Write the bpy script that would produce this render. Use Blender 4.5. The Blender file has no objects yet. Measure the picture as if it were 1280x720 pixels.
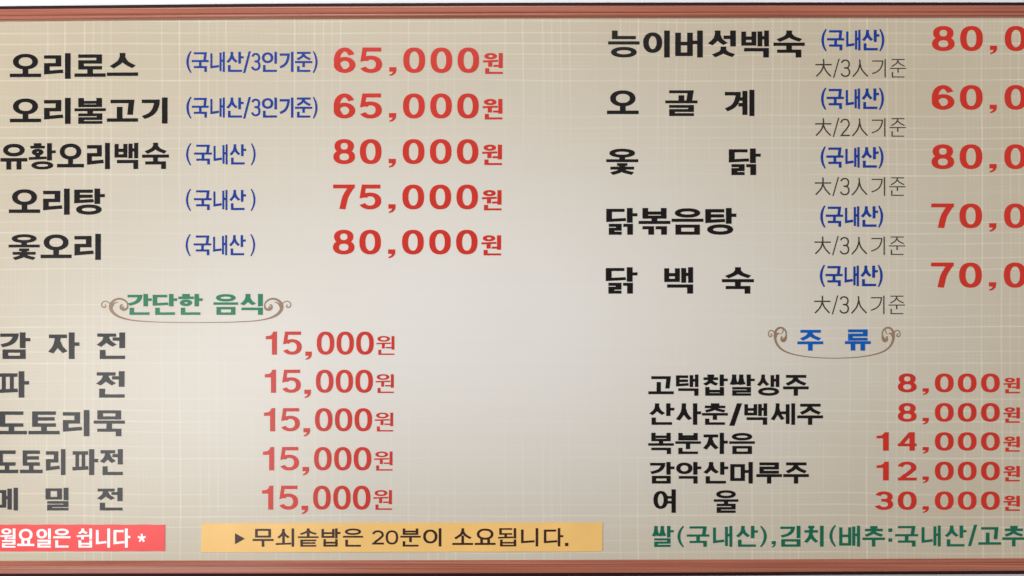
import bpy, bmesh, math
from mathutils import Vector
from mathutils.geometry import delaunay_2d_cdt

scene = bpy.context.scene
S = 0.001875            # metres on the board for one unit of the board's own grid (1280 units = 2.4 m seen)
ZC = 1.60               # height of the middle of the seen part of the board

def W(x, y):            # board grid (x right, y down) -> metres on the wall plane
    return ((x - 640.0) * S, ZC + (360.0 - y) * S)

# ------------------------------------------------------------------ camera, world, lamps, exposure
cam_d = bpy.data.cameras.new("camera")
cam = bpy.data.objects.new("camera", cam_d)
scene.collection.objects.link(cam)
cam.location = (0.0, -2.6, ZC)
cam.rotation_euler = (math.radians(90), 0, 0)
cam_d.sensor_width = 36.0
cam_d.lens = 36.0 * 2.6 / 2.4
cam_d.clip_end = 100.0
scene.camera = cam

E_OVERHEAD, E_LOW, E_LEFT, E_RIGHT, E_SKY = 138.0, 24.0, 103.0, 60.0, 0.125
world = bpy.data.worlds.new("World")
scene.world = world
world.use_nodes = True
bg = world.node_tree.nodes["Background"]
bg.inputs[0].default_value = (1.0, 1.0, 1.0, 1.0)
bg.inputs[1].default_value = E_SKY

def area(name, loc, target, w, h, energy, color):
    d = bpy.data.lights.new(name, 'AREA')
    d.shape = 'RECTANGLE'; d.size = w; d.size_y = h
    d.energy = energy; d.color = color
    o = bpy.data.objects.new(name, d)
    scene.collection.objects.link(o)
    o.location = loc
    o.rotation_euler = (Vector(target) - Vector(loc)).to_track_quat('-Z', 'Y').to_euler()
    return o

# an added overhead fill lamp, a low window behind the viewer that sheens on the print, and unseen fill lamps added at both sides
area("overhead_fill_light", (-0.8, -3.4, 4.3), (-0.3, 0.0, 1.6), 2.4, 1.6, E_OVERHEAD, (1.0, 1.0, 1.0))
area("low_window_light", (-1.95, -3.6, 0.82), (-0.8, 0, 1.2), 1.6, 1.25, E_LOW, (1.0, 1.0, 1.0))
area("left_fill_light", (-3.8, -2.0, 1.4), (-0.6, 0, 1.5), 1.2, 1.8, E_LEFT, (1.0, 1.0, 1.0))
area("right_fill_light", (3.8, -2.0, 1.4), (0.6, 0, 1.5), 1.2, 1.8, E_RIGHT, (1.0, 1.0, 1.0))

scene.view_settings.view_transform = 'Standard'
scene.view_settings.look = 'None'
scene.view_settings.exposure = 0.0
scene.view_settings.gamma = 1.0
scene.view_settings.use_curve_mapping = False

# ------------------------------------------------------------------ materials
def principled(name, col, rough=0.4, spec=0.5):
    m = bpy.data.materials.new(name)
    m.use_nodes = True
    b = m.node_tree.nodes["Principled BSDF"]
    b.inputs["Base Color"].default_value = (*col, 1)
    b.inputs["Roughness"].default_value = rough
    b.inputs["Specular IOR Level"].default_value = spec
    return m, m.node_tree, b

GLOSS = 0.24

def ink(name, col, var=0.06, rough=GLOSS):
    """printed vinyl: slight mottling of the ink and of its sheen"""
    m, nt, b = principled(name, col, rough)
    N, L = nt.nodes, nt.links
    tc = N.new("ShaderNodeTexCoord")
    n = N.new("ShaderNodeTexNoise"); n.inputs["Scale"].default_value = 9.0; n.inputs["Detail"].default_value = 6.0
    L.new(tc.outputs["Object"], n.inputs["Vector"])
    r = N.new("ShaderNodeValToRGB")
    r.color_ramp.elements[0].position = 0.3; r.color_ramp.elements[1].position = 0.7
    r.color_ramp.elements[0].color = (*[c * (1 - var) for c in col], 1)
    r.color_ramp.elements[1].color = (*[min(1, c * (1 + var)) for c in col], 1)
    L.new(n.outputs["Fac"], r.inputs["Fac"])
    L.new(r.outputs["Color"], b.inputs["Base Color"])
    return m

M_BLACK = ink("black_ink", (0.0065, 0.0045, 0.0048))
M_RED = ink("red_ink", (0.50, 0.026, 0.015))
M_BLUE = ink("blue_ink", (0.005, 0.034, 0.245))
M_TEAL = ink("green_ink", (0.005, 0.118, 0.066))
M_SKY = ink("bright_blue_ink", (0.001, 0.083, 0.37))
M_THIN = ink("brown_black_ink", (0.035, 0.028, 0.022))
M_GOLD = ink("scroll_ink", (0.26, 0.165, 0.105), 0.15)
M_WHITE = ink("white_ink", (0.86, 0.85, 0.86))
M_PINK = ink("coral_vinyl", (0.76, 0.054, 0.052), 0.03)
M_AMBER = ink("amber_vinyl", (0.78, 0.475, 0.155), 0.05)
M_BROWN = ink("dark_brown_ink", (0.035, 0.014, 0.012))

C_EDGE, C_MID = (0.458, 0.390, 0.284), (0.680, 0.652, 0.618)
def panel_material():
    m, nt, b = principled("printed_panel", (0.6, 0.52, 0.4), GLOSS)
    N, L = nt.nodes, nt.links
    def math_(op, a, c=None, d=None):
        n = N.new("ShaderNodeMath"); n.operation = op
        for i, v in enumerate((a, c, d)):
            if v is None: continue
            if isinstance(v, (int, float)): n.inputs[i].default_value = v
            else: L.new(v, n.inputs[i])
        return n.outputs[0]
    tc = N.new("ShaderNodeTexCoord")
    sep = N.new("ShaderNodeSeparateXYZ"); L.new(tc.outputs["Object"], sep.inputs[0])
    gx = math_('MULTIPLY_ADD', sep.outputs[0], 1.0 / S, 640.0)          # grid units, as printed on the board
    gy = math_('MULTIPLY_ADD', sep.outputs[2], -1.0 / S, 360.0)
    def noise(sx, sy, detail=2.0, seed=0.0):
        c = N.new("ShaderNodeCombineXYZ")
        L.new(math_('MULTIPLY_ADD', gx, sx, seed), c.inputs[0]); L.new(math_('MULTIPLY', gy, sy), c.inputs[1])
        n = N.new("ShaderNodeTexNoise"); n.inputs["Scale"].default_value = 1.0; n.inputs["Detail"].default_value = detail
        L.new(c.outputs[0], n.inputs["Vector"])
        return n.outputs["Fac"]
    wob = math_('MULTIPLY', math_('SUBTRACT', noise(0.004, 0.004, 1.0, 3.0), 0.5), 7.0)
    gxw, gyw = math_('ADD', gx, wob), math_('ADD', gy, wob)
    def ramp(fac, stops):
        r = N.new("ShaderNodeValToRGB"); cr = r.color_ramp
        cr.interpolation = 'LINEAR'
        cr.elements[0].position = 0.0; cr.elements[0].color = (0, 0, 0, 1)
        cr.elements[1].position = 1.0; cr.elements[1].color = (0, 0, 0, 1)
        for p, v in stops:
            e = cr.elements.new(p); e.color = (v, v, v, 1)
        L.new(fac, r.inputs["Fac"])
        return r.outputs["Color"]
    def lines(g, period, first, lst, hw):
        f = math_('FRACT', math_('DIVIDE', math_('SUBTRACT', g, first), period))
        st = []
        for off, amp in lst:
            c, h = off / period, hw / period
            st += [(c - 1.6 * h, 0.0), (c - h * 0.4, amp), (c + h * 0.4, amp), (c + 1.6 * h, 0.0)]
        return ramp(f, st)
    vx = lines(gxw, 143.3, 53.0, [(6, .75), (28, 1.0), (53, .8), (64, .55), (75, .6), (86, .7), (118, .2)], 0.72)
    hz = lines(gyw, 118.0, 22.0, [(5, .8), (19.5, .8), (33, 1.0), (46, .7), (64, .65), (78.5, 1.0), (100, .25)], 0.72)
    def hair(g, period, seed, sx, sy):
        f = math_('FRACT', math_('DIVIDE', g, period))
        t = ramp(f, [(0.25, 0.0), (0.45, 1.0), (0.6, 1.0), (0.8, 0.0)])
        n = noise(sx, sy, 2.0, seed)
        k = N.new("ShaderNodeMapRange"); k.inputs[1].default_value = 0.47; k.inputs[2].default_value = 0.68
        L.new(n, k.inputs[0])
        return math_('MULTIPLY', t, k.outputs[0])
    hv = hair(gxw, 5.3, 11.0, 0.02, 0.012)
    hh = hair(gyw, 4.7, 57.0, 0.012, 0.02)
    # the thread lines come and go along their length
    def fade(seed, sx, sy):
        k = N.new("ShaderNodeMapRange"); k.inputs[1].default_value = 0.33; k.inputs[2].default_value = 0.6
        k.inputs[3].default_value = 0.35
        L.new(noise(sx, sy, 2.0, seed), k.inputs[0]); return k.outputs[0]
    vx = math_('MULTIPLY', vx, fade(5.0, 0.03, 0.008))
    hz = math_('MULTIPLY', hz, fade(25.0, 0.008, 0.03))
    tot = math_('ADD', math_('ADD', vx, hz), math_('MULTIPLY', math_('ADD', hv, hh), 0.18))
    tot = math_('MINIMUM', tot, 1.2)
    # the printed grid thins out in the open middle of the sheet
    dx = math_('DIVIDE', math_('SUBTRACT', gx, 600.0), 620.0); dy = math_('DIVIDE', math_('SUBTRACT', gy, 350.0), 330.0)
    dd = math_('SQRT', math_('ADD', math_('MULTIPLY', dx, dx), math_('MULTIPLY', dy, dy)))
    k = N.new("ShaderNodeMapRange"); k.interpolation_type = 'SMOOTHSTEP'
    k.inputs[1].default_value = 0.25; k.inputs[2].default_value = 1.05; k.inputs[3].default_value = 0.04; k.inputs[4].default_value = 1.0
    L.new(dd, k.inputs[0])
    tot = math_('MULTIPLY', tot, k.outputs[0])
    # ground tint: faint woven bands and mottling
    def mix(fac, a, c):
        n = N.new("ShaderNodeMix"); n.data_type = 'RGBA'
        if isinstance(fac, (int, float)): n.inputs[0].default_value = fac
        else: L.new(fac, n.inputs[0])
        for sock, v in ((n.inputs[6], a), (n.inputs[7], c)):
            if isinstance(v, tuple): sock.default_value = (*v, 1)
            else: L.new(v, sock)
        return n.outputs[2]
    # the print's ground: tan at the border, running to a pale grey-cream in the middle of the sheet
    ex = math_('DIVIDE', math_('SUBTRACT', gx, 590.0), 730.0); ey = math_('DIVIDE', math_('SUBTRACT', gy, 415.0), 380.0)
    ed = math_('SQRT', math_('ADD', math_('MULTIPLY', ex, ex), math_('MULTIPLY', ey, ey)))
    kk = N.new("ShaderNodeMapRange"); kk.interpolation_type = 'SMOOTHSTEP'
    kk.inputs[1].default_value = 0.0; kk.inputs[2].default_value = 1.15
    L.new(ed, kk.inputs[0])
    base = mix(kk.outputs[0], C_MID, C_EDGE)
    base = mix(math_('MULTIPLY', math_('SUBTRACT', noise(0.006, 0.006, 4.0, 71.0), 0.3), 0.22), base, (0.60, 0.53, 0.43))
    base = mix(math_('MULTIPLY', noise(0.004, 0.11, 3.0, 90.0), 0.10), base, (0.42, 0.39, 0.31))
    base = mix(math_('MULTIPLY', noise(0.11, 0.004, 3.0, 130.0), 0.09), base, (0.57, 0.51, 0.42))
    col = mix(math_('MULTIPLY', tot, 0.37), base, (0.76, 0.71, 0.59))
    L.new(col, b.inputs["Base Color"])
    bump = N.new("ShaderNodeBump"); bump.inputs["Strength"].default_value = 0.10; bump.inputs["Distance"].default_value = 0.004
    L.new(noise(0.012, 0.012, 2.0, 7.0), bump.inputs["Height"]); L.new(bump.outputs[0], b.inputs["Normal"])
    return m

def wood_material(name, c0, c1, c2, rough=0.42, spec=0.5):
    m, nt, b = principled(name, c1, rough, spec)
    N, L = nt.nodes, nt.links
    tc = N.new("ShaderNodeTexCoord")
    mp = N.new("ShaderNodeMapping"); mp.inputs["Scale"].default_value = (2.2, 150.0, 520.0)
    L.new(tc.outputs["Object"], mp.inputs["Vector"])
    n = N.new("ShaderNodeTexNoise"); n.inputs["Scale"].default_value = 1.0; n.inputs["Detail"].default_value = 5.0
    n.inputs["Distortion"].default_value = 0.3
    L.new(mp.outputs[0], n.inputs["Vector"])
    r = N.new("ShaderNodeValToRGB"); e = r.color_ramp.elements
    e[0].position = 0.28; e[0].color = (*c0, 1); e[1].position = 0.75; e[1].color = (*c2, 1)
    x = e.new(0.5); x.color = (*c1, 1)
    L.new(n.outputs["Fac"], r.inputs["Fac"]); L.new(r.outputs["Color"], b.inputs["Base Color"])
    bu = N.new("ShaderNodeBump"); bu.inputs["Strength"].default_value = 0.15; bu.inputs["Distance"].default_value = 0.001
    L.new(n.outputs["Fac"], bu.inputs["Height"]); L.new(bu.outputs[0], b.inputs["Normal"])
    return m

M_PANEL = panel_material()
M_WOOD = wood_material("red_brown_wood", (0.22, 0.062, 0.036), (0.34, 0.110, 0.068), (0.43, 0.158, 0.102), 0.25)
M_LIP = wood_material("dark_wood_edge", (0.016, 0.004, 0.004), (0.022, 0.006, 0.006), (0.030, 0.008, 0.008), 0.6, 0.15)
M_BACK, _, _ = principled("board_back", (0.25, 0.2, 0.15), 0.8)

def wall_material():
    m, nt, b = principled("white_paint", (0.84, 0.84, 0.86), 0.6)
    N, L = nt.nodes, nt.links
    tc = N.new("ShaderNodeTexCoord")
    n = N.new("ShaderNodeTexNoise"); n.inputs["Scale"].default_value = 3.0; n.inputs["Detail"].default_value = 6.0
    L.new(tc.outputs["Object"], n.inputs["Vector"])
    r = N.new("ShaderNodeValToRGB")
    r.color_ramp.elements[0].position = 0.3; r.color_ramp.elements[0].color = (0.86, 0.86, 0.89, 1)
    r.color_ramp.elements[1].position = 0.65; r.color_ramp.elements[1].color = (0.92, 0.91, 0.93, 1)
    L.new(n.outputs["Fac"], r.inputs["Fac"]); L.new(r.outputs["Color"], b.inputs["Base Color"])
    bu = N.new("ShaderNodeBump"); bu.inputs["Strength"].default_value = 0.1
    n2 = N.new("ShaderNodeTexNoise"); n2.inputs["Scale"].default_value = 160.0
    L.new(tc.outputs["Object"], n2.inputs["Vector"])
    L.new(n2.outputs["Fac"], bu.inputs["Height"]); L.new(bu.outputs[0], b.inputs["Normal"])
    return m
M_WALL = wall_material()

# ------------------------------------------------------------------ object helpers
def link_mesh(name, verts, faces, mats, parent=None, origin=(0, 0, 0), fmat=None, smooth=False):
    me = bpy.data.meshes.new(name)
    ox, oy, oz = origin
    me.from_pydata([(x - ox, y - oy, z - oz) for x, y, z in verts], [], faces)
    for mt in (mats if isinstance(mats, (list, tuple)) else [mats]):
        me.materials.append(mt)
    if fmat:
        for p, i in zip(me.polygons, fmat): p.material_index = i
    bm = bmesh.new(); bm.from_mesh(me)
    bmesh.ops.recalc_face_normals(bm, faces=bm.faces)
    bm.to_mesh(me); bm.free()
    if smooth:
        for p in me.polygons: p.use_smooth = True
    o = bpy.data.objects.new(name, me)
    scene.collection.objects.link(o)
    if parent is not None:
        o.parent = parent
    else:
        o.location = origin
    return o

def box(x0, x1, y0, y1, z0, z1):
    v = [(x, y, z) for x in (x0, x1) for y in (y0, y1) for z in (z0, z1)]
    f = [(0, 1, 3, 2), (4, 6, 7, 5), (0, 4, 5, 1), (2, 3, 7, 6), (0, 2, 6, 4), (1, 5, 7, 3)]
    return v, f

def empty(name, loc, label, cat, group=None):
    o = bpy.data.objects.new(name, None)
    scene.collection.objects.link(o)
    o.location = loc
    o["label"] = label; o["category"] = cat
    if group: o["group"] = group
    return o

# ------------------------------------------------------------------ setting: the wall
v, f = box(-4.0, 4.0, 0.030, 0.13, -0.2, 3.6)
wall = link_mesh("wall", v, f, M_WALL, None, (0, 0.03, 0))
wall["kind"] = "structure"
wall["label"] = "plain white painted wall behind the menu board"
wall["category"] = "wall"

# ------------------------------------------------------------------ the board: panel and moulded frame
BX0, BX1 = -62.0, 1442.0            # board grid extents of the frame, outer
root_loc = ((BX0 + BX1) / 2 * S - 640 * S, 0.0, W(0, 722)[1])
board = empty("menu_board", root_loc, "large cream menu board with red-brown wooden frame and Korean dishes and prices", "menu board")

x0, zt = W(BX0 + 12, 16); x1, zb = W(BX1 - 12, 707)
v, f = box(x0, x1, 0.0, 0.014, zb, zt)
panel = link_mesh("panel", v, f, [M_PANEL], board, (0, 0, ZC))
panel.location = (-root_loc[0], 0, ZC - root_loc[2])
panel["label"] = "cream printed sheet with a fine pale grid"

def interp(tab, x):
    for (xa, ya), (xb, yb) in zip(tab, tab[1:]):
        if x <= xb:
            t = max(0.0, (x - xa) / (xb - xa)); return ya + (yb - ya) * t
    return tab[-1][1]

def smooth_interp(tab, x):
    return sum(interp(tab, x + d) for d in (-60, -30, 0, 30, 60)) / 5

TOP = [(-100, 9.2), (0, 8.2), (107, 7.2), (320, 5.0), (640, 3.8), (960, 3.4), (1500, 3.5)]
TOPI = [(-100, 27.6), (0, 26.7), (107, 25.7), (320, 23.9), (640, 22.6), (1280, 21.9), (1500, 21.8)]
BOTI = [(-100, 701.2), (0, 701.0), (320, 700.6), (640, 700.0), (960, 699.2), (1280, 697.6), (1500, 697.0)]
BOT = [(-100, 721.4), (0, 721.2), (320, 720.8), (640, 720.4), (900, 719.4), (1010, 718.3), (1280, 717.2), (1500, 716.5)]

# profile across a rail: (0 = outer edge .. 1 = inner edge, depth towards the viewer in metres, material of the strip after it)
PROF = [(0.0, -0.029, 1), (0.0, 0.004, 1), (0.015, 0.0095, 1), (0.245, 0.0105, 1), (0.255, 0.0155, 0), (0.285, 0.0172, 0), (0.33, 0.0179, 0),
        (0.45, 0.0174, 0), (0.56, 0.0169, 0), (0.655, 0.0163, 0), (0.675, 0.0118, 0), (0.735, 0.0112, 0), (0.76, 0.0128, 0), (0.81, 0.0136, 0),
        (0.87, 0.0128, 0), (0.915, 0.0105, 0), (0.93, 0.0068, 0), (0.985, 0.0060, 0), (1.0, 0.0048, 0), (1.0, -0.002, 0)]

def rail(outer, inner, name, label):
    vs, fs, fm = [], [], []
    n = len(PROF); cols = 80
    for i in range(cols + 1):
        x = BX0 + (BX1 - BX0) * i / cols
        yo, yi = smooth_interp(outer, x), smooth_interp(inner, x)
        for t, d, _ in PROF:
            d = d * 0.6 if d > 0 else d
            X, Z = W(x, yo + (yi - yo) * t)
            vs.append((X, -d, Z))
    for i in range(cols):
        for j in range(n - 1):
            a = i * n + j
            fs.append((a, a + n, a + n + 1, a + 1)); fm.append(PROF[j][2])
        a = i * n
        fs.append((a, a + n - 1, a + 2 * n - 1, a + n)); fm.append(1)
    fs.append(tuple(range(n))); fm.append(1)
    fs.append(tuple(range(cols * n, cols * n + n))); fm.append(1)
    o = link_mesh(name, vs, fs, [M_WOOD, M_LIP], board, root_loc, fm)
    o["label"] = label
    return o
rail(TOP, TOPI, "frame_rail", "upper moulded wooden frame rail with dark outer edge")
rail(BOT, BOTI, "frame_rail", "lower moulded wooden frame rail with dark outer edge")

def side_rail(xo, xi, label):
    vs, fs, fm = [], [], []
    n = len(PROF); yt, yb = 24.0, 699.0
    for y in (yt, yb):
        for t, d, _ in PROF:
            d = d * 0.6 if d > 0 else d
            X, Z = W(xo + (xi - xo) * t, y)
            vs.append((X, -d, Z))
    for j in range(n - 1):
        fs.append((j, j + n, j + n + 1, j + 1)); fm.append(PROF[j][2])
    fs.append((0, n - 1, 2 * n - 1, n)); fm.append(1)
    fs.append(tuple(range(n))); fm.append(1); fs.append(tuple(range(n, 2 * n))); fm.append(1)
    o = link_mesh("frame_rail", vs, fs, [M_WOOD, M_LIP], board, root_loc, fm)
    o["label"] = label
side_rail(BX0 + 0.5, BX0 + 20, "upright moulded wooden frame rail at the board's near-left end")
side_rail(BX1 - 0.5, BX1 - 20, "upright moulded wooden frame rail at the board's right end")

# ------------------------------------------------------------------ lettering engine: strokes with an elliptical nib
class Glyph:
    def __init__(self, tv, th):
        self.tv, self.th = tv, th
        self.tris = []
    def tri(self, a, b, c):
        ar = (b[0] - a[0]) * (c[1] - a[1]) - (b[1] - a[1]) * (c[0] - a[0])
        if abs(ar) < 1e-5: return
        self.tris.append([a, b, c] if ar > 0 else [a, c, b])
    def poly(self, pts):
        ar = sum(p[0] * q[1] - q[0] * p[1] for p, q in zip(pts, pts[1:] + pts[:1]))
        self.tris.append(list(pts) if ar > 0 else list(pts[::-1]))
    def stroke(self, pts, closed=False, cap=(1, 1), tv=None, th=None, widths=None):
        tv = tv or self.tv; th = th or self.th
        P = [(x / tv, y / th) for x, y in pts]
        Q = [P[0]]
        for p in P[1:]:
            if math.hypot(p[0] - Q[-1][0], p[1] - Q[-1][1]) > 1e-4: Q.append(p)
        P = Q
        if closed and math.hypot(P[0][0] - P[-1][0], P[0][1] - P[-1][1]) < 1e-4: P = P[:-1]
        n = len(P)
        if n < 2: return
        w = widths or [1.0] * n
        segs = n if closed else n - 1
        D = []
        for i in range(segs):
            a, b = P[i], P[(i + 1) % n]
            l = math.hypot(b[0] - a[0], b[1] - a[1]); D.append(((b[0] - a[0]) / l, (b[1] - a[1]) / l))
        if not closed:
            P = list(P)
            P[0] = (P[0][0] - D[0][0] * .5 * cap[0], P[0][1] - D[0][1] * .5 * cap[0])
            P[-1] = (P[-1][0] + D[-1][0] * .5 * cap[1], P[-1][1] + D[-1][1] * .5 * cap[1])
        def off(i, seg, other):
            n1 = (-D[seg][1], D[seg][0])
            if other is None: return n1
            n2 = (-D[other][1], D[other][0]); dot = n1[0] * n2[0] + n1[1] * n2[1]
            if dot < -0.55: return n1
            return ((n1[0] + n2[0]) / (1 + dot), (n1[1] + n2[1]) / (1 + dot))
        for s in range(segs):
            i, j = s, (s + 1) % n
            prev = (s - 1) % segs if (closed or s > 0) else None
            nxt = (s + 1) % segs if (closed or s < segs - 1) else None
            oi, oj = off(i, s, prev), off(j, s, nxt)
            a, b = P[i], P[j]
            wi, wj = w[i] * .5, w[j] * .5
            q = [(a[0] + oi[0] * wi, a[1] + oi[1] * wi), (b[0] + oj[0] * wj, b[1] + oj[1] * wj),
                 (b[0] - oj[0] * wj, b[1] - oj[1] * wj), (a[0] - oi[0] * wi, a[1] - oi[1] * wi)]
            q = [(x * tv, y * th) for x, y in q]
            self.tri(q[0], q[1], q[2]); self.tri(q[0], q[2], q[3])
    # boxed drawing: u,v in 0..1 of a box given by its outer ink extents
    def bx(self, b, pts):
        x0, y0, x1, y1 = b
        return [(x0 + self.tv / 2 + u * (x1 - x0 - self.tv), y0 + self.th / 2 + v * (y1 - y0 - self.th)) for u, v in pts]
    def st(self, b, pts, **k):
        self.stroke(self.bx(b, pts), **k)
    def ring(self, b, n=2.15, tv=None):
        pts = []
        for i in range(40):
            a = 2 * math.pi * i / 40; c, s = math.cos(a), math.sin(a)
            pts.append((.5 + .5 * math.copysign(abs(c) ** (2 / n), c), .5 + .5 * math.copysign(abs(s) ** (2 / n), s)))
        self.st(b, pts, closed=True)
    def mesh(self):
        vs, fs = [], []
        for t in self.tris:
            fs.append(list(range(len(vs), len(vs) + len(t)))); vs += [Vector(p) for p in t]
        ov, oe, of, _, _, orf = delaunay_2d_cdt(vs, [], fs, 0, 1e-4)
        keep = [tuple(fc) for fc, src in zip(of, orf) if src]
        return [(p.x, p.y) for p in ov], keep

def curve(pts, n=6):
    """Catmull-Rom through pts"""
    out = []
    P = [pts[0]] + list(pts) + [pts[-1]]
    for i in range(1, len(P) - 2):
        p0, p1, p2, p3 = P[i - 1], P[i], P[i + 1], P[i + 2]
        for k in range(n):
            t = k / n
            out.append(tuple(0.5 * (2 * p1[d] + (p2[d] - p0[d]) * t + (2 * p0[d] - 5 * p1[d] + 4 * p2[d] - p3[d]) * t * t
                             + (3 * p1[d] - p0[d] - 3 * p2[d] + p3[d]) * t ** 3) for d in range(len(p1))))
    out.append(tuple(pts[-1]))
    return out

def arc(cx, cy, rx, ry, a0, a1, n=18, p=2.2):
    out = []
    for i in range(n + 1):
        a = math.radians(a0 + (a1 - a0) * i / n); c, s = math.cos(a), math.sin(a)
        out.append((cx + rx * math.copysign(abs(c) ** (2 / p), c), cy + ry * math.copysign(abs(s) ** (2 / p), s)))
    return out

def jamo(g, j, b, k):
    """k: 'v' beside an upright vowel, 'h' above a flat vowel, 't' as the final"""
    x0, y0, x1, y1 = b
    lift = 0.93 if k == 'v' else 1.0
    if j == 'ㄱ':
        if k == 'v': g.st(b, [(.06, 0), (.97, 0)] + curve([(.97, 0), (.93, .26), (.76, .60), (.46, .84), (0.02, 1.0)])[1:], cap=(1, .35))
        elif k == 'h': g.st(b, [(0, 0), (1, 0), (.93, 1)], cap=(1, 1))
        else: g.st(b, [(0, 0), (1, 0), (1, 1)])
    elif j == 'ㄲ':
        m = (x0 + x1) / 2
        jamo(g, 'ㄱ', (x0, y0, m - 2, y1), 't'); jamo(g, 'ㄱ', (m + 3, y0, x1, y1), 't')
    elif j == 'ㄴ': g.st(b, [(0, 0), (0, 1), (1, lift)])
    elif j == 'ㄷ':
        g.st(b, [(.9 if k == 'v' else 1, 0), (0, 0), (0, 1), (1, lift)])
    elif j == 'ㅌ':
        g.st(b, [(.95 if k == 'v' else 1, 0), (0, 0), (0, 1), (1, lift)]); g.st(b, [(0, .49), (.93, .485)])
    elif j == 'ㄹ':
        r = .86 if k == 'v' else 1
        g.st(b, [(0, 0), (r, 0), (r, .5), (0, .5), (0, 1), (1, lift)])
    elif j == 'ㄺ':
        m = x0 + (x1 - x0) * .56
        jamo(g, 'ㄹ', (x0, y0, m - 2, y1), 't'); jamo(g, 'ㄱ', (m + 3, y0, x1, y1), 't')
    elif j == 'ㅁ': g.st(b, [(0, 0), (1, 0), (1, 1), (0, 1)], closed=True)
    elif j == 'ㅂ':
        g.st(b, [(0, 0), (0, 1), (1, 1), (1, 0)]); g.st(b, [(0, .46), (1, .46)])
    elif j == 'ㅅ':
        g.st(b, curve([(.49, 0), (.48, .20), (.36, .58), (.02, .98)]), cap=(1, .3))
        g.st(b, curve([(.50, .26), (.66, .64), (.98, .95)]), cap=(0, .3))
    elif j == 'ㅆ':
        m = (x0 + x1) / 2
        w = (x1 - x0) * .06
        jamo(g, 'ㅅ', (x0, y0, m + w, y1), k); jamo(g, 'ㅅ', (m - w, y0, x1, y1), k)
    elif j in 'ㅈㅊ':
        if j == 'ㅊ':
            h = (y1 - y0)
            g.stroke([((x0 + x1) / 2 - (x1 - x0) * .13, y0 + g.th / 2), ((x0 + x1) / 2 + (x1 - x0) * .13, y0 + g.th / 2)], cap=(.6, .6))
            g.stroke([((x0 + x1) / 2, y0 + g.th / 2), ((x0 + x1) / 2, y0 + h * .3)], cap=(0, 0))
            y0 = y0 + h * (.25 if k != 't' else .30)
        bb = (x0, y0, x1, y1)
        ix = (x1 - x0) * .05
        g.st((x0 + ix, y0, x1 - ix, y1), [(0, 0), (1, 0)])
        g.st(bb, curve([(.50, 0), (.46, .26), (.33, .62), (.02, .98)]), cap=(0, .3))
        g.st(bb, curve([(.50, .34), (.66, .66), (.98, .96)]), cap=(0, .3))
    elif j == 'ㅋ':
        jamo(g, 'ㄱ', b, k); g.st(b, [(0, .45), (.9, .45)])
    elif j == 'ㅍ':
        g.st(b, [(0.02, 0), (.98, 0)]); g.st(b, [(0, 1), (1, lift + .03)])
        g.st(b, [(.20, 0), (.20, 1)], cap=(0, 0), tv=g.tv * .68); g.st(b, [(.78, 0), (.78, 1)], cap=(0, 0), tv=g.tv * .68)
    elif j == 'ㅎ':
        h = y1 - y0
        m = (x0 + x1) / 2; w = (x1 - x0)
        g.stroke([(m - w * .16, y0 + g.th / 2), (m + w * .16, y0 + g.th / 2)], cap=(.6, .6))
        g.stroke([(x0 + g.tv / 2, y0 + h * .32), (x1 - g.tv / 2, y0 + h * .32)])
        g.ring((x0 + w * .10, y0 + h * .46, x1 - w * .10, y1))
    elif j == 'ㅇ': g.ring(b)

LS = 'ㄱㄲㄴㄷㄸㄹㅁㅂㅃㅅㅆㅇㅈㅉㅊㅋㅌㅍㅎ'
VS = 'ㅏㅐㅑㅒㅓㅔㅕㅖㅗㅘㅙㅚㅛㅜㅝㅞㅟㅠㅡㅢㅣ'
TS = ['', 'ㄱ', 'ㄲ', 'ㄳ', 'ㄴ', 'ㄵ', 'ㄶ', 'ㄷ', 'ㄹ', 'ㄺ', 'ㄻ', 'ㄼ', 'ㄽ', 'ㄾ', 'ㄿ', 'ㅀ', 'ㅁ', 'ㅂ', 'ㅄ', 'ㅅ', 'ㅆ', 'ㅇ', 'ㅈ', 'ㅊ', 'ㅋ', 'ㅌ', 'ㅍ', 'ㅎ']

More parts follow.
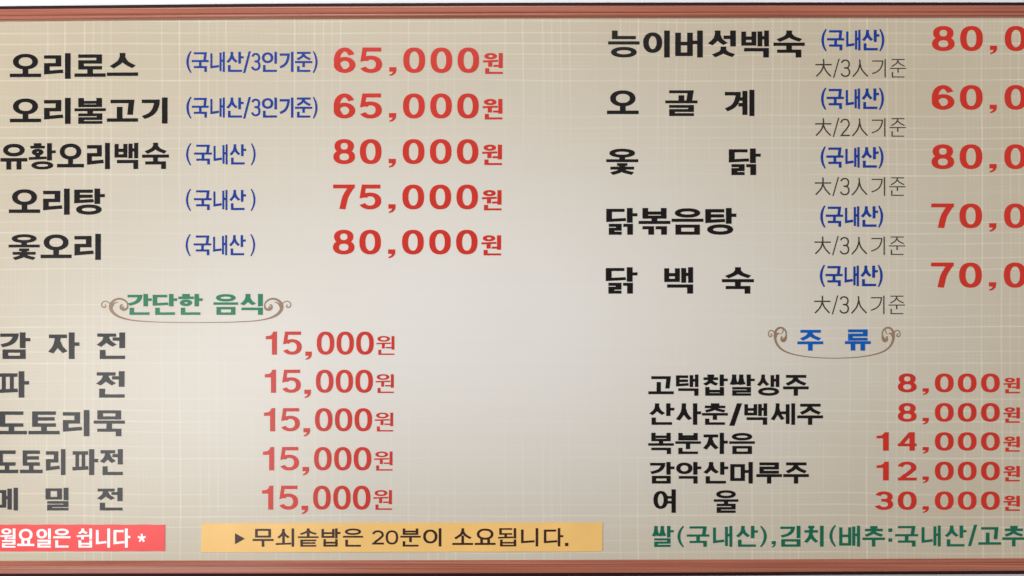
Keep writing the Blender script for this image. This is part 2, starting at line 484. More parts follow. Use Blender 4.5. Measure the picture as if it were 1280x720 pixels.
def syllable(ch, tv, th):
    c = ord(ch) - 0xAC00
    Lj, Vj, Tj = LS[c // 588], VS[c % 588 // 28], TS[c % 28]
    tall = Tj in ('ㄹ', 'ㄺ', 'ㅊ', 'ㅌ', 'ㅂ')
    k = 1.0
    if Tj: k = .93
    if Tj and (Vj in 'ㅗㅛㅜㅠㅡㅘㅚㅝㅟ') : k = .88
    if Tj in ('ㄹ', 'ㄺ', 'ㅊ', 'ㅌ'): k *= .92
    g = Glyph(tv, th * k)
    th = g.th
    if Vj in 'ㅏㅑㅓㅕㅣㅐㅒㅔㅖ':
        Ly, sy = (8, 82), (0, 100)
        if Tj: Ly, sy = ((3, 52), (0, 55)) if tall else ((4, 56), (0, 59))
        if Lj in 'ㅅㅆ': Ly = (0, Ly[1] + 1)
        if Lj in 'ㅊㅎ': Ly = (0, Ly[1] + 2)
        if Lj == 'ㅇ' and not Tj: Ly = (7, 83)
        if Lj == 'ㅇ' and Tj: Ly = (3, Ly[1])
        if Lj == 'ㅂ' and not Tj: Ly = (8, 95)
        if Lj == 'ㅁ' and not Tj: Ly = (10, 88)
        cy = sy[0] + (sy[1] - sy[0]) * (.46 if Tj else .44)
        if Vj in 'ㅐㅒㅔㅖ':
            t2 = tv * .84
            g.tv = t2
            s2 = 91 - t2 / 2
            s1 = s2 - t2 - max(5, (26 - t2) * .55)
            lx = (3, s1 - t2 / 2 - 4)
            if Vj in 'ㅔㅖ': lx = (0, s1 - t2 / 2 - 4)
            jamo(g, Lj, (lx[0], Ly[0], lx[1], Ly[1]), 'v')
            g.stroke([(s1, sy[0] + (4 if not Tj else 3)), (s1, sy[1] - (4 if not Tj else 0))], cap=(0, 0))
            g.stroke([(s2, sy[0]), (s2, sy[1])], cap=(0, 0))
            if Vj == 'ㅐ': g.stroke([(s1, cy), (s2, cy)], cap=(0, 0))
            if Vj == 'ㅔ': g.stroke([(lx[1] - (16 if Lj in 'ㅅㅈ' else 2), cy), (s1, cy)], cap=(0, 0))
            if Vj == 'ㅖ':
                for q in (-9, 13): g.stroke([(lx[1] - 8, cy + q), (s1, cy + q)], cap=(0, 0))
            g.tv = tv
        else:
            xr = {'ㅏ': 85, 'ㅑ': 85, 'ㅓ': 91, 'ㅕ': 91, 'ㅣ': 91}[Vj]
            xs = xr - tv / 2
            lx = {'ㅏ': (2, xs - tv / 2 - 3), 'ㅓ': (3, xs - tv / 2 - 14), 'ㅕ': (3, xs - tv / 2 - 14), 'ㅣ': (6, xs - tv / 2 - 6)}[Vj]
            if Vj in 'ㅓㅕ' and Lj in 'ㅈㅅㅊ': lx = (1, xs - tv / 2 - 7)
            jamo(g, Lj, (lx[0], Ly[0], lx[1], Ly[1]), 'v')
            g.stroke([(xs, sy[0]), (xs, sy[1])], cap=(0, 0))
            if Vj == 'ㅏ': g.stroke([(xs, cy), (100, cy)], cap=(0, 0))
            if Vj == 'ㅓ':
                s = lx[1] - (14 if Lj in 'ㅅㅈㅊ' else (tv * .5 if Lj in 'ㅂㅁ' else 4))
                g.stroke([(s, cy - (2 if Lj in 'ㅅㅈ' and Tj else 0)), (xs, cy - (2 if Lj in 'ㅅㅈ' and Tj else 0))], cap=(0, 0))
            if Vj == 'ㅕ':
                for q in (-10, 11): g.stroke([(lx[1] - 7, cy + q), (xs, cy + q)], cap=(0, 0))
        if Tj:
            ty = 59 if tall else 64
            if Tj in 'ㄱ': ty = 65
            tx = (12, 91)
            if Tj == 'ㅇ': tx, ty = (8, 90), 61
            if Tj == 'ㅅ': tx, ty = (12, 92), 60
            if Tj == 'ㄴ': ty = 66
            if Tj == 'ㄺ': tx = (10, 86); 
            if Vj == 'ㅏ' and Tj in 'ㅁㅂㄹㄱ': tx = (12, 85.5)
            jamo(g, Tj, (tx[0], ty, tx[1], 100), 't')
    elif Vj in 'ㅗㅛㅜㅠㅡ':
        lx = (12, 88)
        if Lj == 'ㅇ': lx = (10, 90)
        if Lj in 'ㅅㅈㅊ': lx = (7, 95)
        if not Tj:
            if Vj in 'ㅗㅛ': Ly, bar, leg = (2, 63), 86, None
            elif Vj in 'ㅜㅠ': Ly, bar, leg = (2, 50), 63, 100
            else: Ly, bar, leg = (1, 60), 83, None
            if Lj == 'ㄱ' and Vj in 'ㅗ': Ly = (8, 66)
            if Lj in 'ㄷㅌㄹ' and Vj in 'ㅗ': Ly = (5, 64)
            if Lj == 'ㄹ' and Vj in 'ㅜㅠ': Ly = (2, 54)
            if Lj in 'ㅈㅊ' and Vj in 'ㅜ': Ly = (2, 54)
            if Lj in 'ㅅ': Ly = (0, 62)
        else:
            Ly, bar = (1, 36), 46
            Ty = 62 if Vj in 'ㅡㅗ' else 69
            if Tj in 'ㄹㅊㅌ' : Ty = 58 if Vj != 'ㅜ' else 60
            if Tj == 'ㅁ': Ty = 62
            if Lj in 'ㅅㅈㅊ': Ly = (0, 43); bar = 51
            if Lj == 'ㄱ' : Ly = (2, 42)
            if Vj == 'ㅜ' and Tj in 'ㄱㄴ': Ty = 71
            if Tj == 'ㅇ': Ty = 61
            if Tj == 'ㄲ': Ty = 68; bar = 54; Ly = (0, 40)
            if Lj == 'ㅂ' and Vj == 'ㅗ' and Tj == 'ㄱ': Ty = 70; bar = 55; Ly = (0, 40)
            if Tj in ('ㅊ',): bar = 46; Ly = (1, 34); Ty = 55
            if Tj in ('ㅌ',): bar = 48; Ly = (0, 36); Ty = 61
            if Lj == 'ㄴ': Ly = (0, 32)
            leg = Ty + th / 2 if Vj in 'ㅜㅠ' else None
        jamo(g, Lj, (lx[0], Ly[0], lx[1], Ly[1]), 'h')
        g.stroke([(tv / 2, bar), (100 - tv / 2, bar)])
        if Vj == 'ㅗ':
            top = Ly[1] - th / 2
            if Lj == 'ㄱ': g.stroke([(41 if not Tj else 50, Ly[0] + th + 14 if not Tj else Ly[0] + th + 8), (41 if not Tj else 50, bar)], cap=(0, 0))
            else:
                if Lj in 'ㅅㅈ': top = Ly[1] - 22 if not Tj else Ly[1] - 14
                g.stroke([(50, top), (50, bar)], cap=(0, 0))
        if Vj == 'ㅛ':
            for x in (33, 67): g.stroke([(x, Ly[1] - th), (x, bar)], cap=(0, 0))
        if Vj == 'ㅜ':
            lg = (50, bar)
            g.stroke([lg, (50, leg)], cap=(0, 0))
        if Vj == 'ㅠ':
            for x in (31, 69): g.stroke([(x, bar), (x, leg)], cap=(0, 0))
        if Tj:
            tx = (12, 89)
            if Tj in 'ㅇ': tx = (9, 91)
            if Tj in 'ㅊ': tx = (9, 91)
            jamo(g, Tj, (tx[0], Ty, tx[1], 100), 't')
    else:   # an upright and a flat vowel together
        xr = 86 if Vj == 'ㅘ' else 91
        xs = xr - tv / 2
        lx = (6, xs - tv / 2 - 8)
        if Tj:
            end = 62 if not tall else 57
            if Vj in 'ㅝㅟ':
                Ly, bar, leg = (0, 30), 39, end
            else:
                Ly, bar, leg = (0, 36), 51, None
            if Lj == 'ㅎ': Ly = (0, 47); bar = 57; end = 66
            if Tj == 'ㄴ': end, leg = 72, 66
            Ty = {'ㅇ': 69, 'ㄴ': 73, 'ㄹ': 61, 'ㅂ': 62}.get(Tj, 64)
            sy = (0, end)
        else:
            Ly, bar, leg, sy = (2, 56), 84, None, (0, 100)
        g.th = th * .88
        if Lj in 'ㅅㄷ': pass
        m = (lx[0] + lx[1]) / 2
        jamo(g, Lj, (lx[0], Ly[0], lx[1], Ly[1]), 'h')
        bx1 = xs - tv / 2 - (2 if Vj in 'ㅘㅚㅟ' else 3)
        g.stroke([(tv / 2, bar + 1), (bx1 - tv / 2, bar - 1)])
        if Vj in 'ㅘㅚ':
            g.stroke([(m, Ly[1] - (g.th / 2 if Lj not in 'ㅅ' else 20)), (m, bar)], cap=(0, 0))
        else: g.stroke([(m - 2, bar), (m - 2, leg)], cap=(0, 0))
        g.stroke([(xs, sy[0]), (xs, sy[1])], cap=(0, 0))
        if Vj == 'ㅘ': g.stroke([(xs, sy[1] * .5), (100, sy[1] * .5)], cap=(0, 0))
        if Vj == 'ㅝ':
            ty_ = bar + (end - bar) * .68
            g.stroke([(m + tv * .5 + 3, ty_), (xs, ty_)], cap=(0, 0))
        if Tj:
            jamo(g, Tj, (10, Ty, 91, 100), 't')
        g.th = th
    return g

B = (0, 0, 100, 100)
def symbol(ch, tv, th):
    g = Glyph(tv, th)
    if ch == '0': g.ring(B, 2.35)
    elif ch == '8':
        g.ring((5, 0, 95, 50 + th * .45), 2.25); g.ring((0, 50 - th * .55, 100, 100), 2.25)
    elif ch == '6':
        g.st(B, arc(.5, .5, .5, .5, -32, -235, 24, 2.0), cap=(.2, 0)); g.ring((0, 37, 100, 100), 2.0)
    elif ch == '5':
        x = (.16 * (100 - tv) + tv * .5)
        g.poly([(12, 0), (96, 0), (96, th * 1.05), (12 + tv * .62, th * 1.05), (4 + tv * .72, 52), (2, 56), (2, 52)])
        g.st(B, [(.10, .50), (.24, .405)] + arc(.48, .69, .52, .31, -108, 150), cap=(0, .25))
    elif ch == '7':
        g.st(B, [(0, 0), (1, 0)], cap=(1, 1))
        g.st(B, curve([(.98, .02), (.80, .22), (.58, .52), (.42, 1.0)]), cap=(0, .8))
    elif ch == '3':
        g.st(B, arc(.5, .25, .46, .25, -160, 88), cap=(.2, 0)); g.st(B, arc(.5, .735, .5, .265, -90, 162), cap=(0, .2))
        g.st(B, [(.38, .475), (.55, .475)], cap=(.4, 0), th=th * .95)
    elif ch == '2':
        g.st(B, arc(.48, .29, .50, .29, -165, 20) + curve([(.90, .42), (.62, .63), (.28, .82), (.08, 1.0)])[2:], cap=(.2, 0))
        g.st(B, [(0, 1), (1, 1)])
    elif ch == '1':
        g.poly([(100 - tv, 100), (100, 100), (100, 0), (100 - tv * .72, 0), (100 - tv * .95, 11), (100 - tv * 1.3, 17), (0, 20), (0, 20 + th * .78), (100 - tv, 20 + th * .78)])
    elif ch == '4':
        g.st(B, [(.72, 0), (0.02, .70)], cap=(.4, .2), tv=tv * .8); g.st(B, [(0, .72), (1, .72)])
        x = 76
        g.stroke([(x, 0), (x, 100)], cap=(0, 0))
    elif ch == ',':
        g.poly([(0, 0), (100, 0), (100, 42), (88, 66), (58, 88), (8, 100), (4, 84), (38, 72), (54, 50), (0, 50)])
    elif ch in '.':
        g.poly([(0, 0), (100, 0), (100, 100), (0, 100)])
    elif ch == ':':
        g.poly([(0, 0), (100, 0), (100, 26), (0, 26)]); g.poly([(0, 74), (100, 74), (100, 100), (0, 100)])
    elif ch in '()':
        pts = [(1, 0), (.30, .22), (.0, .5), (.30, .78), (1, 1)]
        c = curve(pts, 8)
        n = len(c)
        w = [.55 + .45 * math.sin(math.pi * i / (n - 1)) for i in range(n)]
        if ch == ')': c = [(1 - u, v) for u, v in c]
        g.st(B, c, widths=w, cap=(.4, .4))
    elif ch == '/':
        g.poly([(100 - tv, 0), (100, 0), (tv, 100), (0, 100)])
    elif ch == '▶': g.poly([(0, 0), (100, 50), (0, 100)])
    elif ch == '*':
        for a in (90, 18, 162, 234, 306):
            r = math.radians(a)
            g.stroke([(50, 52), (50 + 42 * math.cos(r), 52 - 42 * math.sin(r))], cap=(0, 1))
    elif ch == '人':
        g.st(B, curve([(.46, 0), (.47, .22), (.34, .62), (.0, 1)]), cap=(1, .2)); g.st(B, curve([(.48, .22), (.62, .60), (1, .98)]), cap=(0, .2))
    elif ch == '大':
        g.st(B, [(0, .30), (1, .30)]); g.st(B, curve([(.5, 0), (.5, .30), (.36, .66), (.02, 1)]), cap=(1, .2))
        g.st(B, curve([(.5, .36), (.66, .68), (.98, 1)]), cap=(0, .2))
    return g

CACHE = {}
def glyph(ch, tv, th):
    key = (ch, round(tv, 2), round(th, 2))
    if key not in CACHE:
        g = syllable(ch, tv, th) if 0xAC00 <= ord(ch) <= 0xD7A3 else symbol(ch, tv, th)
        CACHE[key] = g.mesh()
    return CACHE[key]

HL, LQ = (18.0, 13.4), (16.6, 13.6)
GO, GB, GN, GW, GY = (14.6, 11.6), (15.5, 12.0), (7.0, 5.8), (16.5, 11.5), (12.6, 11.2)
DG, DN = (28.0, 15.2), (26.0, 13.6)

def lettering(name, items, mat, parent, porigin, label=None, depth=0.0006, base=0.0, slope=0.0):
    """items: (character, x0, x1, y0, y1, (tv, th), fit) on the board grid -> one printed mesh"""
    vs, fs = [], []
    xa = min(i[1] for i in items)
    for ch, x0, x1, y0, y1, (tv, th), fit in items:
        gv, gf = glyph(ch, tv, th)
        bx0, bx1 = 0.0, 100.0
        by0, by1 = 0.0, 100.0
        if fit:
            xs = [p[0] for p in gv]; bx0, bx1 = min(xs), max(xs)
            if fit == 2:
                ys = [p[1] for p in gv]; by0, by1 = min(ys), max(ys)
        o = len(vs)
        for x, y in gv:
            px = x0 + (x - bx0) / (bx1 - bx0) * (x1 - x0)
            py = y0 + (y - by0) / (by1 - by0) * (y1 - y0) + slope * (px - xa)
            X, Z = W(px, py)
            vs.append((X, -base - depth, Z))
        fs += [tuple(o + i for i in fc) for fc in gf]
    # sides of the vinyl, down to the sheet
    cnt = {}
    for fc in fs:
        for a, b in zip(fc, fc[1:] + fc[:1]):
            cnt[frozenset((a, b))] = cnt.get(frozenset((a, b)), []) + [(a, b)]
    low = {}
    def lo(i):
        if i not in low:
            low[i] = len(vs); vs.append((vs[i][0], -base - 0.0001, vs[i][2]))
        return low[i]
    for e, l in cnt.items():
        if len(l) == 1:
            a, b = l[0]; fs.append((b, a, lo(a), lo(b)))
    o = link_mesh(name, vs, fs, mat, parent, porigin)
    if label: o["label"] = label
    return o

def run(text, x0, pitch, cw, y0, y1, st):
    return [(c, x0 + i * pitch, x0 + i * pitch + cw, y0, y1, st, 0) for i, c in enumerate(text) if c != ' ']
def cells(lst, y0, y1, st):      # (char, x0, cell width)
    return [(c, x, x + w, y0, y1, st, 0) for c, x, w in lst]
def fits(lst, y0, y1, st):       # (char, ink x0, ink x1)
    return [(c, a, b, y0, y1, st, 1) for c, a, b in lst]

def text(name, items, mat, label=None, slope=0.0):
    return lettering(name, items, mat, board, root_loc, label, slope=slope)

# ---- dishes, left
text("dish_name", run("오리로스", 12.4, 40.4, 39, 66.8, 98.8, HL), M_BLACK, "black lettering 오리로스", -.004)
text("dish_name", run("오리불고기", 12.4, 40.4, 39, 122.6, 155.2, HL), M_BLACK, "black lettering 오리불고기", -.004)
text("dish_name", run("유황오리백숙", 0.6, 35.4, 33.6, 179.2, 212, HL), M_BLACK, "black lettering 유황오리백숙", -.004)
text("dish_name", run("오리탕", 11.2, 40.4, 39, 236, 268.6, HL), M_BLACK, "black lettering 오리탕", -.003)
text("dish_name", run("옻오리", 10.8, 40.0, 38.8, 292.6, 325.2, HL), M_BLACK, "black lettering 옻오리", -.003)
text("dish_name", cells([("감", -1.5, 39.3), ("자", 59.2, 40), ("전", 120.0, 40)], 415.5, 448.7, HL), M_BLACK, "black lettering 감자전")
text("dish_name", cells([("파", -3, 39.3), ("전", 119.3, 40)], 464, 497, HL), M_BLACK, "black lettering 파전")
text("dish_name", run("도토리묵", -5.2, 40.75, 39, 512.5, 545.3, HL), M_BLACK, "black lettering 도토리묵")
text("dish_name", cells([("도", -5.2, 28), ("토", 25, 28.2), ("리", 55.8, 28.6), ("파", 90, 32.7), ("전", 124.4, 32)], 561.4, 593.8, (19.5, 13.4)), M_BLACK, "black lettering 도토리파전")
text("dish_name", cells([("메", -10.5, 36.2), ("밀", 55, 33.6), ("전", 120.5, 36)], 609.6, 638, HL), M_BLACK, "black lettering 메밀전")
# ---- dishes, right
text("dish_name", run("능이버섯백숙", 760.2, 41.3, 39.2, 38.2, 71.8, HL), M_BLACK, "black lettering 능이버섯백숙")
text("dish_name", cells([("오", 758.7, 39.6), ("골", 831.6, 40.2), ("계", 905.2, 41.5)], 112.3, 145, HL), M_BLACK, "black lettering 오골계")
text("dish_name", cells([("옻", 757.7, 40), ("닭", 910.2, 40.6)], 185.6, 218.8, HL), M_BLACK, "black lettering 옻닭")
text("dish_name", run("닭볶음탕", 757.0, 41.25, 39.7, 260, 293.4, HL), M_BLACK, "black lettering 닭볶음탕")
text("dish_name", cells([("닭", 756.4, 40.4), ("백", 829, 41), ("숙", 902.3, 40)], 334, 367, HL), M_BLACK, "black lettering 닭백숙")
# ---- drinks
text("drink_name", run("고택찹쌀생주", 810.3, 33.7, 31.9, 468.1, 494.6, LQ), M_BLACK, "black lettering 고택찹쌀생주")
text("drink_name", cells([("산", 810.6, 32.3), ("사", 844, 32.4), ("춘", 877.4, 32.3), ("백", 929.4, 32.4), ("세", 963.3, 33.5), ("주", 996.5, 32.2)], 504.1, 531, LQ)
     + [("/", 911.6, 927.5, 504.1, 532.2, (40, 13), 0)], M_BLACK, "black lettering 산사춘/백세주")
text("drink_name", run("복분자음", 810.3, 33.75, 31.9, 540.9, 567.5, LQ), M_BLACK, "black lettering 복분자음")
text("drink_name", run("감악산머루주", 811.0, 33.6, 32, 577.4, 604.4, LQ), M_BLACK, "black lettering 감악산머루주")
text("drink_name", cells([("여", 815.8, 31.8)], 611.6, 641, (17, 11)) + cells([("울", 892.2, 30.6)], 612.5, 641, (17, 13.2)), M_BLACK, "black lettering 여울")
# ---- origin notes
A = [("국", 239.8, 260.9), ("내", 263, 281), ("산", 283, 304.5), ("인", 327.4, 346.2), ("기", 349.5, 366.8), ("준", 368.7, 390.3)]
for dy in (0, 57.1):
    text("origin_note", fits(A, 64.8 + dy, 89.9 + dy, GO) + [("(", 233, 239.5, 63.8 + dy, 91.2 + dy, (42, 8), 2), ("/", 303.8, 313.6, 64.2 + dy, 91.2 + dy, (28, 10), 0),
         ("3", 313.9, 325.6, 66.2 + dy, 88.3 + dy, (22, 11), 2), (")", 391, 396.9, 63.8 + dy, 91.2 + dy, (42, 8), 2)], M_BLUE, "blue lettering (국내산/3인기준)")
for y, dx in ((180.4, 0.2), (237.4, 0), (293.9, -.4)):
    text("origin_note", fits([("국", 242.5 + dx, 264.5 + dx), ("내", 266.8 + dx, 284.3 + dx), ("산", 286.8 + dx, 307.5 + dx)], y, y + 25.2, GO)
         + [("(", 232.5 + dx, 238.8 + dx, y - 1.4, y + 26.4, (38, 8), 2), (")", 313.4 + dx, 319.3 + dx, y - 1.4, y + 26.4, (38, 8), 2)], M_BLUE, "blue lettering (국내산)")
RY = [0, 73.3, 146.6, 220.5, 294.7]
for i, dy in enumerate(RY):
    dx = -.5 * i
    text("origin_note", fits([("국", 1033.8 + dx, 1055.2 + dx), ("내", 1057.7 + dx, 1075.5 + dx), ("산", 1077.5 + dx, 1099.1 + dx)], 37.3 + dy, 63 + dy, (16, 12.4))
         + [("(", 1026.8 + dx, 1033.3 + dx, 36.3 + dy, 64.1 + dy, (44, 8), 2), (")", 1099.1 + dx, 1105.3 + dx, 36.3 + dy, 64.1 + dy, (44, 8), 2)], M_BLUE, "blue lettering (국내산)")
    y = 73.8 + i * 73.95; dx = -.4 * i
    num = "2" if i == 1 else "3"
    text("portion_note", fits([("기", 1090 + dx, 1107.1 + dx), ("준", 1112.3 + dx, 1132.7 + dx)], y, y + 23, GN)
         + [("大", 1019.3 + dx, 1039.6 + dx, y, y + 22.2, (8, 7), 2), ("人", 1065.4 + dx, 1085.2 + dx, y + .5, y + 22.6, (8, 7), 2),
            ("/", 1041.3 + dx, 1049.5 + dx, y - .5, y + 23.4, (17, 5), 0), (num, 1050.8 + dx, 1062.7 + dx, y + .6, y + 22.4, (14, 7.6), 2)],
         M_THIN, "thin dark lettering 大/%s人기준" % num)
# ---- prices
def price(digits, x, y0, y1, won, wy, comma, cy, st, label, wst=(19, 12.6)):
    it = [(d, a, b, y0, y1, st if d != '1' else (45 if st is DN else 47, 17), 2) for d, (a, b) in zip(digits, x)]
    it.append((",", comma[0], comma[1], cy[0], cy[1], st, 2))
    it.append(("원", won[0], won[1], wy[0], wy[1], wst, 1))
    text("price", it, M_RED, "red lettering " + label + "원")

for i, (s, y0, y1) in enumerate((("65", 59.4, 91.2), ("65", 116.8, 148.1), ("80", 173.9, 205.1), ("75", 230.7, 261.7), ("80", 287.2, 318.0))):
    k = 1 - .0012 * i
    f_ = lambda a: 417.3 - .28 * i + (a - 417.3) * k
    xs = [(417.3, 444.4), (450.5, 477.6), (504.1, 531.4), (538.2, 565.3), (572, 598.9)]
    xs = [(f_(a), f_(b)) for a, b in xs]
    price(s + "000", xs, y0, y1, (f_(603.6), f_(628.5)), (y0 + 6.9, y1 + 1.2), (f_(486.6), f_(495.5)), (y0 + 24.6, y0 + 35.7), DG, s + ",000")
for i, (y0, y1) in enumerate(((414.4, 443.4), (462.1, 491.0), (510.1, 539.1), (558.7, 588), (607, 637))):
    dx = -1.15 * i
    w = .12 * i
    xs = [(332.2 + dx, 346.2 + dx), (353.9 + dx, 377.2 + dx), (396 + dx, 418 + dx), (420.7 + dx + w, 442.4 + dx + w), (445.2 + dx + w, 467.2 + dx + w)]
    price("15000", xs, y0, y1, (470.3 + dx + 2 * w, 493 + dx + 3 * w), (y0 + 5.6, y1 + .2), (381.6 + dx, 389.8 + dx), (y0 + 25, y0 + 35.6), DN, "15,000", (14.5, 9.5))
for i, (d, y0, y1) in enumerate((("8", 32.5, 63.8), ("6", 106.3, 137.2), ("8", 180.4, 211.4), ("7", 254.4, 285.2), ("7", 328.2, 359.6))):
    dx = -.3 * i
    xs = [(1165 + dx, 1193.2 + dx), (1200.2 + dx, 1228.4 + dx), (1256 + dx, 1284 + dx), (1291 + dx, 1319 + dx), (1326 + dx, 1354 + dx)]
    price(d + "0000", xs, y0, y1, (1359 + dx, 1384.5 + dx), (y0 + 6.9, y1 + 1.2), (1237.4 + dx, 1246.2 + dx), (y0 + 24.6, y0 + 35.3), DG, d + "0,000")
for s, y0, y1 in (("8", 466.8, 490.4), ("8", 503.7, 527.2), ("14", 540.2, 563.3), ("12", 577.0, 600.5), ("30", 614.2, 637.3)):
    first = (1095.7, 1110.9) if s[0] == '1' else (1093.7, 1116.4)
    xs = ([first] if len(s) == 2 else []) + [(1122.3, 1145.7), (1168.6, 1192), (1197.3, 1220.6), (1226.3, 1249.6)]
    price(s + "000", xs, y0, y1, (1254.3, 1274.7), (y0 + 5.4, y1 + 1.2), (1153.3, 1160.9), (y0 + 18.5, y0 + 26.9), DG, s + ",000")
# ---- source line at the foot
GBs = (15.5, 12)
items = fits([("쌀", 815, 842.2), ("국", 858.5, 886.6), ("내", 891.3, 915.3), ("산", 920, 947.2), ("김", 975.5, 1000.5), ("치", 1005, 1029.5), ("배", 1049, 1075), ("추", 1078, 1106),
              ("국", 1119, 1147.5), ("내", 1152, 1175.8), ("산", 1181, 1208), ("고", 1223, 1251.2), ("추", 1253, 1281.2)], 657.4, 683.6, GBs)
items += [("(", 846.9, 855, 657.4, 684, (40, 8), 2), (")", 950, 958.4, 657.4, 684, (40, 8), 2), (",", 964.6, 969.7, 676.4, 684.6, GBs, 2), ("(", 1036.8, 1045, 656.6, 683.6, (40, 8), 2),
          (":", 1110.4, 1115.2, 661, 677.6, GBs, 2), ("/", 1210, 1221.4, 656.4, 683.2, (33, 10), 0)]
text("source_note", items, M_TEAL, "green lettering 쌀(국내산),김치(배추:국내산/고추", -.0016)

# ---- section headings with scrolls
def scroll_items(sets):
    vs, fs = [], []
    g = Glyph(1.0, 1.0)
    for pts in sets:
        c = curve(pts, 7)
        g.stroke([(p[0], p[1]) for p in c], widths=[p[2] for p in c], cap=(.3, .3))
    return g.mesh()

def scroll(name, sets, parent, label):
    gv, gf = scroll_items(sets)
    vs = []
    for x, y in gv:
        X, Z = W(x, y); vs.append((X, -0.0005, Z))
    o = link_mesh(name, vs, gf, M_GOLD, parent, root_loc)
    o["label"] = label

def mirror(sets, c):
    return [[(2 * c - x, y, w) for x, y, w in s] for s in sets]

h1 = text("section_heading", fits([("간", 159.6, 189.7), ("단", 190.9, 221.6), ("한", 222.9, 253.4), ("음", 266.9, 297.7), ("식", 300, 328.6)], 367.4, 393.6, HL), M_TEAL, "green heading 간단한 음식")
M_HEAD = ink("leaf_green_ink", (0.011, 0.165, 0.078))
h1.data.materials[0] = M_HEAD
left = [[(160, 383.5, 1.2), (158.6, 378, 1.8), (153.5, 374.2, 2.2), (147, 373.6, 2.4), (140.8, 377, 3.0), (138.2, 382.5, 3.9), (139.8, 388.5, 3.9), (145.5, 394, 3.0), (155, 398, 2.0), (170, 400.8, 1.3), (200, 402.6, .95), (245, 403.2, .8)],
        [(159.6, 381, 1.4), (159.0, 385.2, 2.6), (155.2, 387.0, 3.4), (151.4, 385.4, 3.0), (151.0, 381.8, 2.0), (153.4, 380.8, 1.2)],
        [(154.8, 383.8, 2.4), (153.2, 384.2, 2.4)],
        [(139.4, 385, 2.4), (142.5, 379.5, 1.8), (147.5, 377.6, .8)],
        [(139.2, 383, 1.4), (136.6, 378.6, 1.2), (131.6, 376.4, 1.1), (127.6, 378.8, 1.2), (127.4, 382.6, 1.4), (130.4, 384.4, 1.5), (132.6, 382.6, 1.3), (131.2, 380.8, 1.0)]]
scroll("scroll_ornament", left + mirror(left, 245.3), h1, "pale brown curling scroll under the heading")
h2 = text("section_heading", [(c, a, b, y0, y1, HL, 1) for c, a, b, y0, y1 in (("주", 996.8, 1029, 411.8, 438.3), ("류", 1056.2, 1088.4, 411.2, 438.2))], M_SKY, "blue heading 주류")
left = [[(979.0, 424.5, 2.6), (982.2, 420.6, 1.8), (982.4, 414.6, 1.7), (979, 410.4, 2.0), (974, 409.8, 2.4), (970, 413.2, 2.7), (968.6, 419.5, 3.0), (970, 427.5, 2.7), (974.6, 434.4, 2.2), (983, 440, 1.7), (998, 444.2, 1.3), (1018, 446.8, 1.1), (1043, 447.8, 1.0)],
        [(982.6, 418.5, 1.6), (982.0, 423.4, 3.0), (979.4, 425.8, 4.0), (976.9, 424.2, 2.8), (977.2, 420.4, 1.6)],
        [(969.2, 424, 2.0), (970.4, 418.5, 2.4), (973, 416.6, 1.6), (974.2, 417.6, .8)],
        [(979.2, 411.5, 1.2), (977.6, 416.6, .9), (975.4, 417.4, .5)],
        [(968.4, 420, 1.2), (967.4, 415.2, 1.2), (964.4, 412.8, 1.1), (961.2, 414.6, 1.1), (960.6, 418.4, 1.1), (962.4, 421, 1.2), (964.6, 419.4, 1.4), (963.4, 416.8, 1.0)]]
scroll("scroll_ornament", left + mirror(left, 1042.8), h2, "brown curling scroll under the heading")

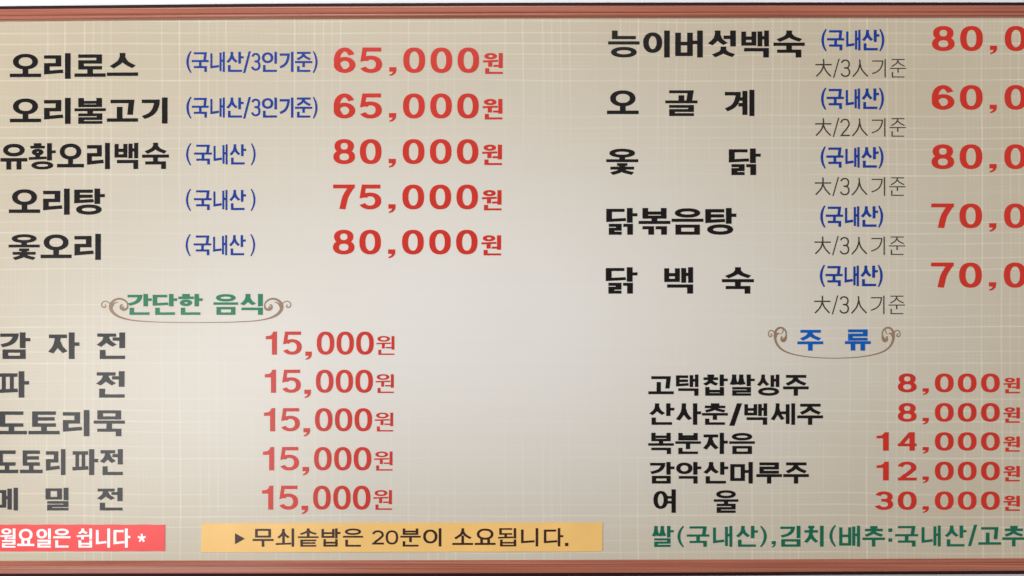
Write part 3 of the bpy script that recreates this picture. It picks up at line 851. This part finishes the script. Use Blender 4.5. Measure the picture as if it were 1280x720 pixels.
# ------------------------------------------------------------------ the two adhesive strips stuck on the board
def strip(name, quad, mat, label, cat):
    T = 0.0016
    cx = sum(p[0] for p in quad) / 4
    lx, lz = W(cx, max(p[1] for p in quad))
    root = empty(name, (lx, -0.0002, lz), label, cat, "notice strips stuck on the menu board")
    xa, xb = quad[0][0], quad[1][0]
    n = 24
    vs, fs = [], []
    for i in range(n + 1):
        t = i / n
        wv = 0.25 * math.sin(i * 1.7) * (1 if 0 < i < n else 0)
        top = quad[0][1] + (quad[1][1] - quad[0][1]) * t + wv
        bot = quad[3][1] + (quad[2][1] - quad[3][1]) * t - wv * .6
        xt = xa + (xb - xa) * t; xo = quad[3][0] + (quad[2][0] - quad[3][0]) * t
        for (px, py) in ((xt, top), (xo, bot)):
            X, Z = W(px, py)
            vs += [(X, -T, Z), (X, -0.0002, Z)]
    for i in range(n):
        a = 4 * i
        fs += [(a, a + 4, a + 6, a + 2), (a + 1, a + 3, a + 7, a + 5), (a, a + 1, a + 5, a + 4), (a + 2, a + 6, a + 7, a + 3)]
    fs += [(0, 2, 3, 1), (4 * n, 4 * n + 1, 4 * n + 3, 4 * n + 2)]
    link_mesh("strip", vs, fs, mat, root, (lx, -0.0002, lz))
    return root, (lx, -0.0002, lz)

r1, o1 = strip("notice_strip", [(-40, 655.6), (206.4, 655.8), (206, 688.6), (-40, 689)], M_PINK, "coral red notice strip with white Korean letters at the board's lower left corner", "notice strip")
it = fits([("월", .9, 19.8), ("요", 22, 43.3), ("일", 46, 64), ("은", 67, 88.5), ("쉽", 96.3, 115.5), ("니", 120.3, 138), ("다", 142.3, 163.3)], 660.4, 684.2, GW)
it.append(("*", 172.4, 182.7, 667, 677.4, (24, 24), 2))
lettering("lettering", it, M_WHITE, r1, o1, "white lettering 월요일은 쉽니다 *", 0.0005, 0.0016)
r2, o2 = strip("notice_strip", [(252.4, 654), (753, 653), (752.6, 689.2), (251.4, 690.2)], M_AMBER, "amber yellow notice strip with dark Korean letters in the middle of the board's foot", "notice strip")
it = fits([("무", 316, 342), ("쇠", 344.9, 367.8), ("솥", 372.5, 398.3), ("밥", 402, 425.7), ("은", 428.8, 454), ("분", 500.4, 526), ("이", 529, 551.8), ("소", 565.4, 591.4), ("요", 593.4, 619.4),
           ("됩", 622.5, 645.2), ("니", 651.3, 672.7), ("다", 679.8, 704)], 660.4, 683.2, GY)
it += [("▶", 294, 306.3, 666.3, 680, GY, 2), ("2", 465.3, 480, 662.9, 680.6, (19, 13.5), 2), ("0", 482.2, 497.8, 662.9, 680.6, (18, 13), 2), (".", 706.2, 710.4, 678.8, 682.8, GY, 2)]
lettering("lettering", it, M_BROWN, r2, o2, "dark brown lettering 무쇠솥밥은 20분이 소요됩니다.", 0.0005, 0.0016, -.0012)
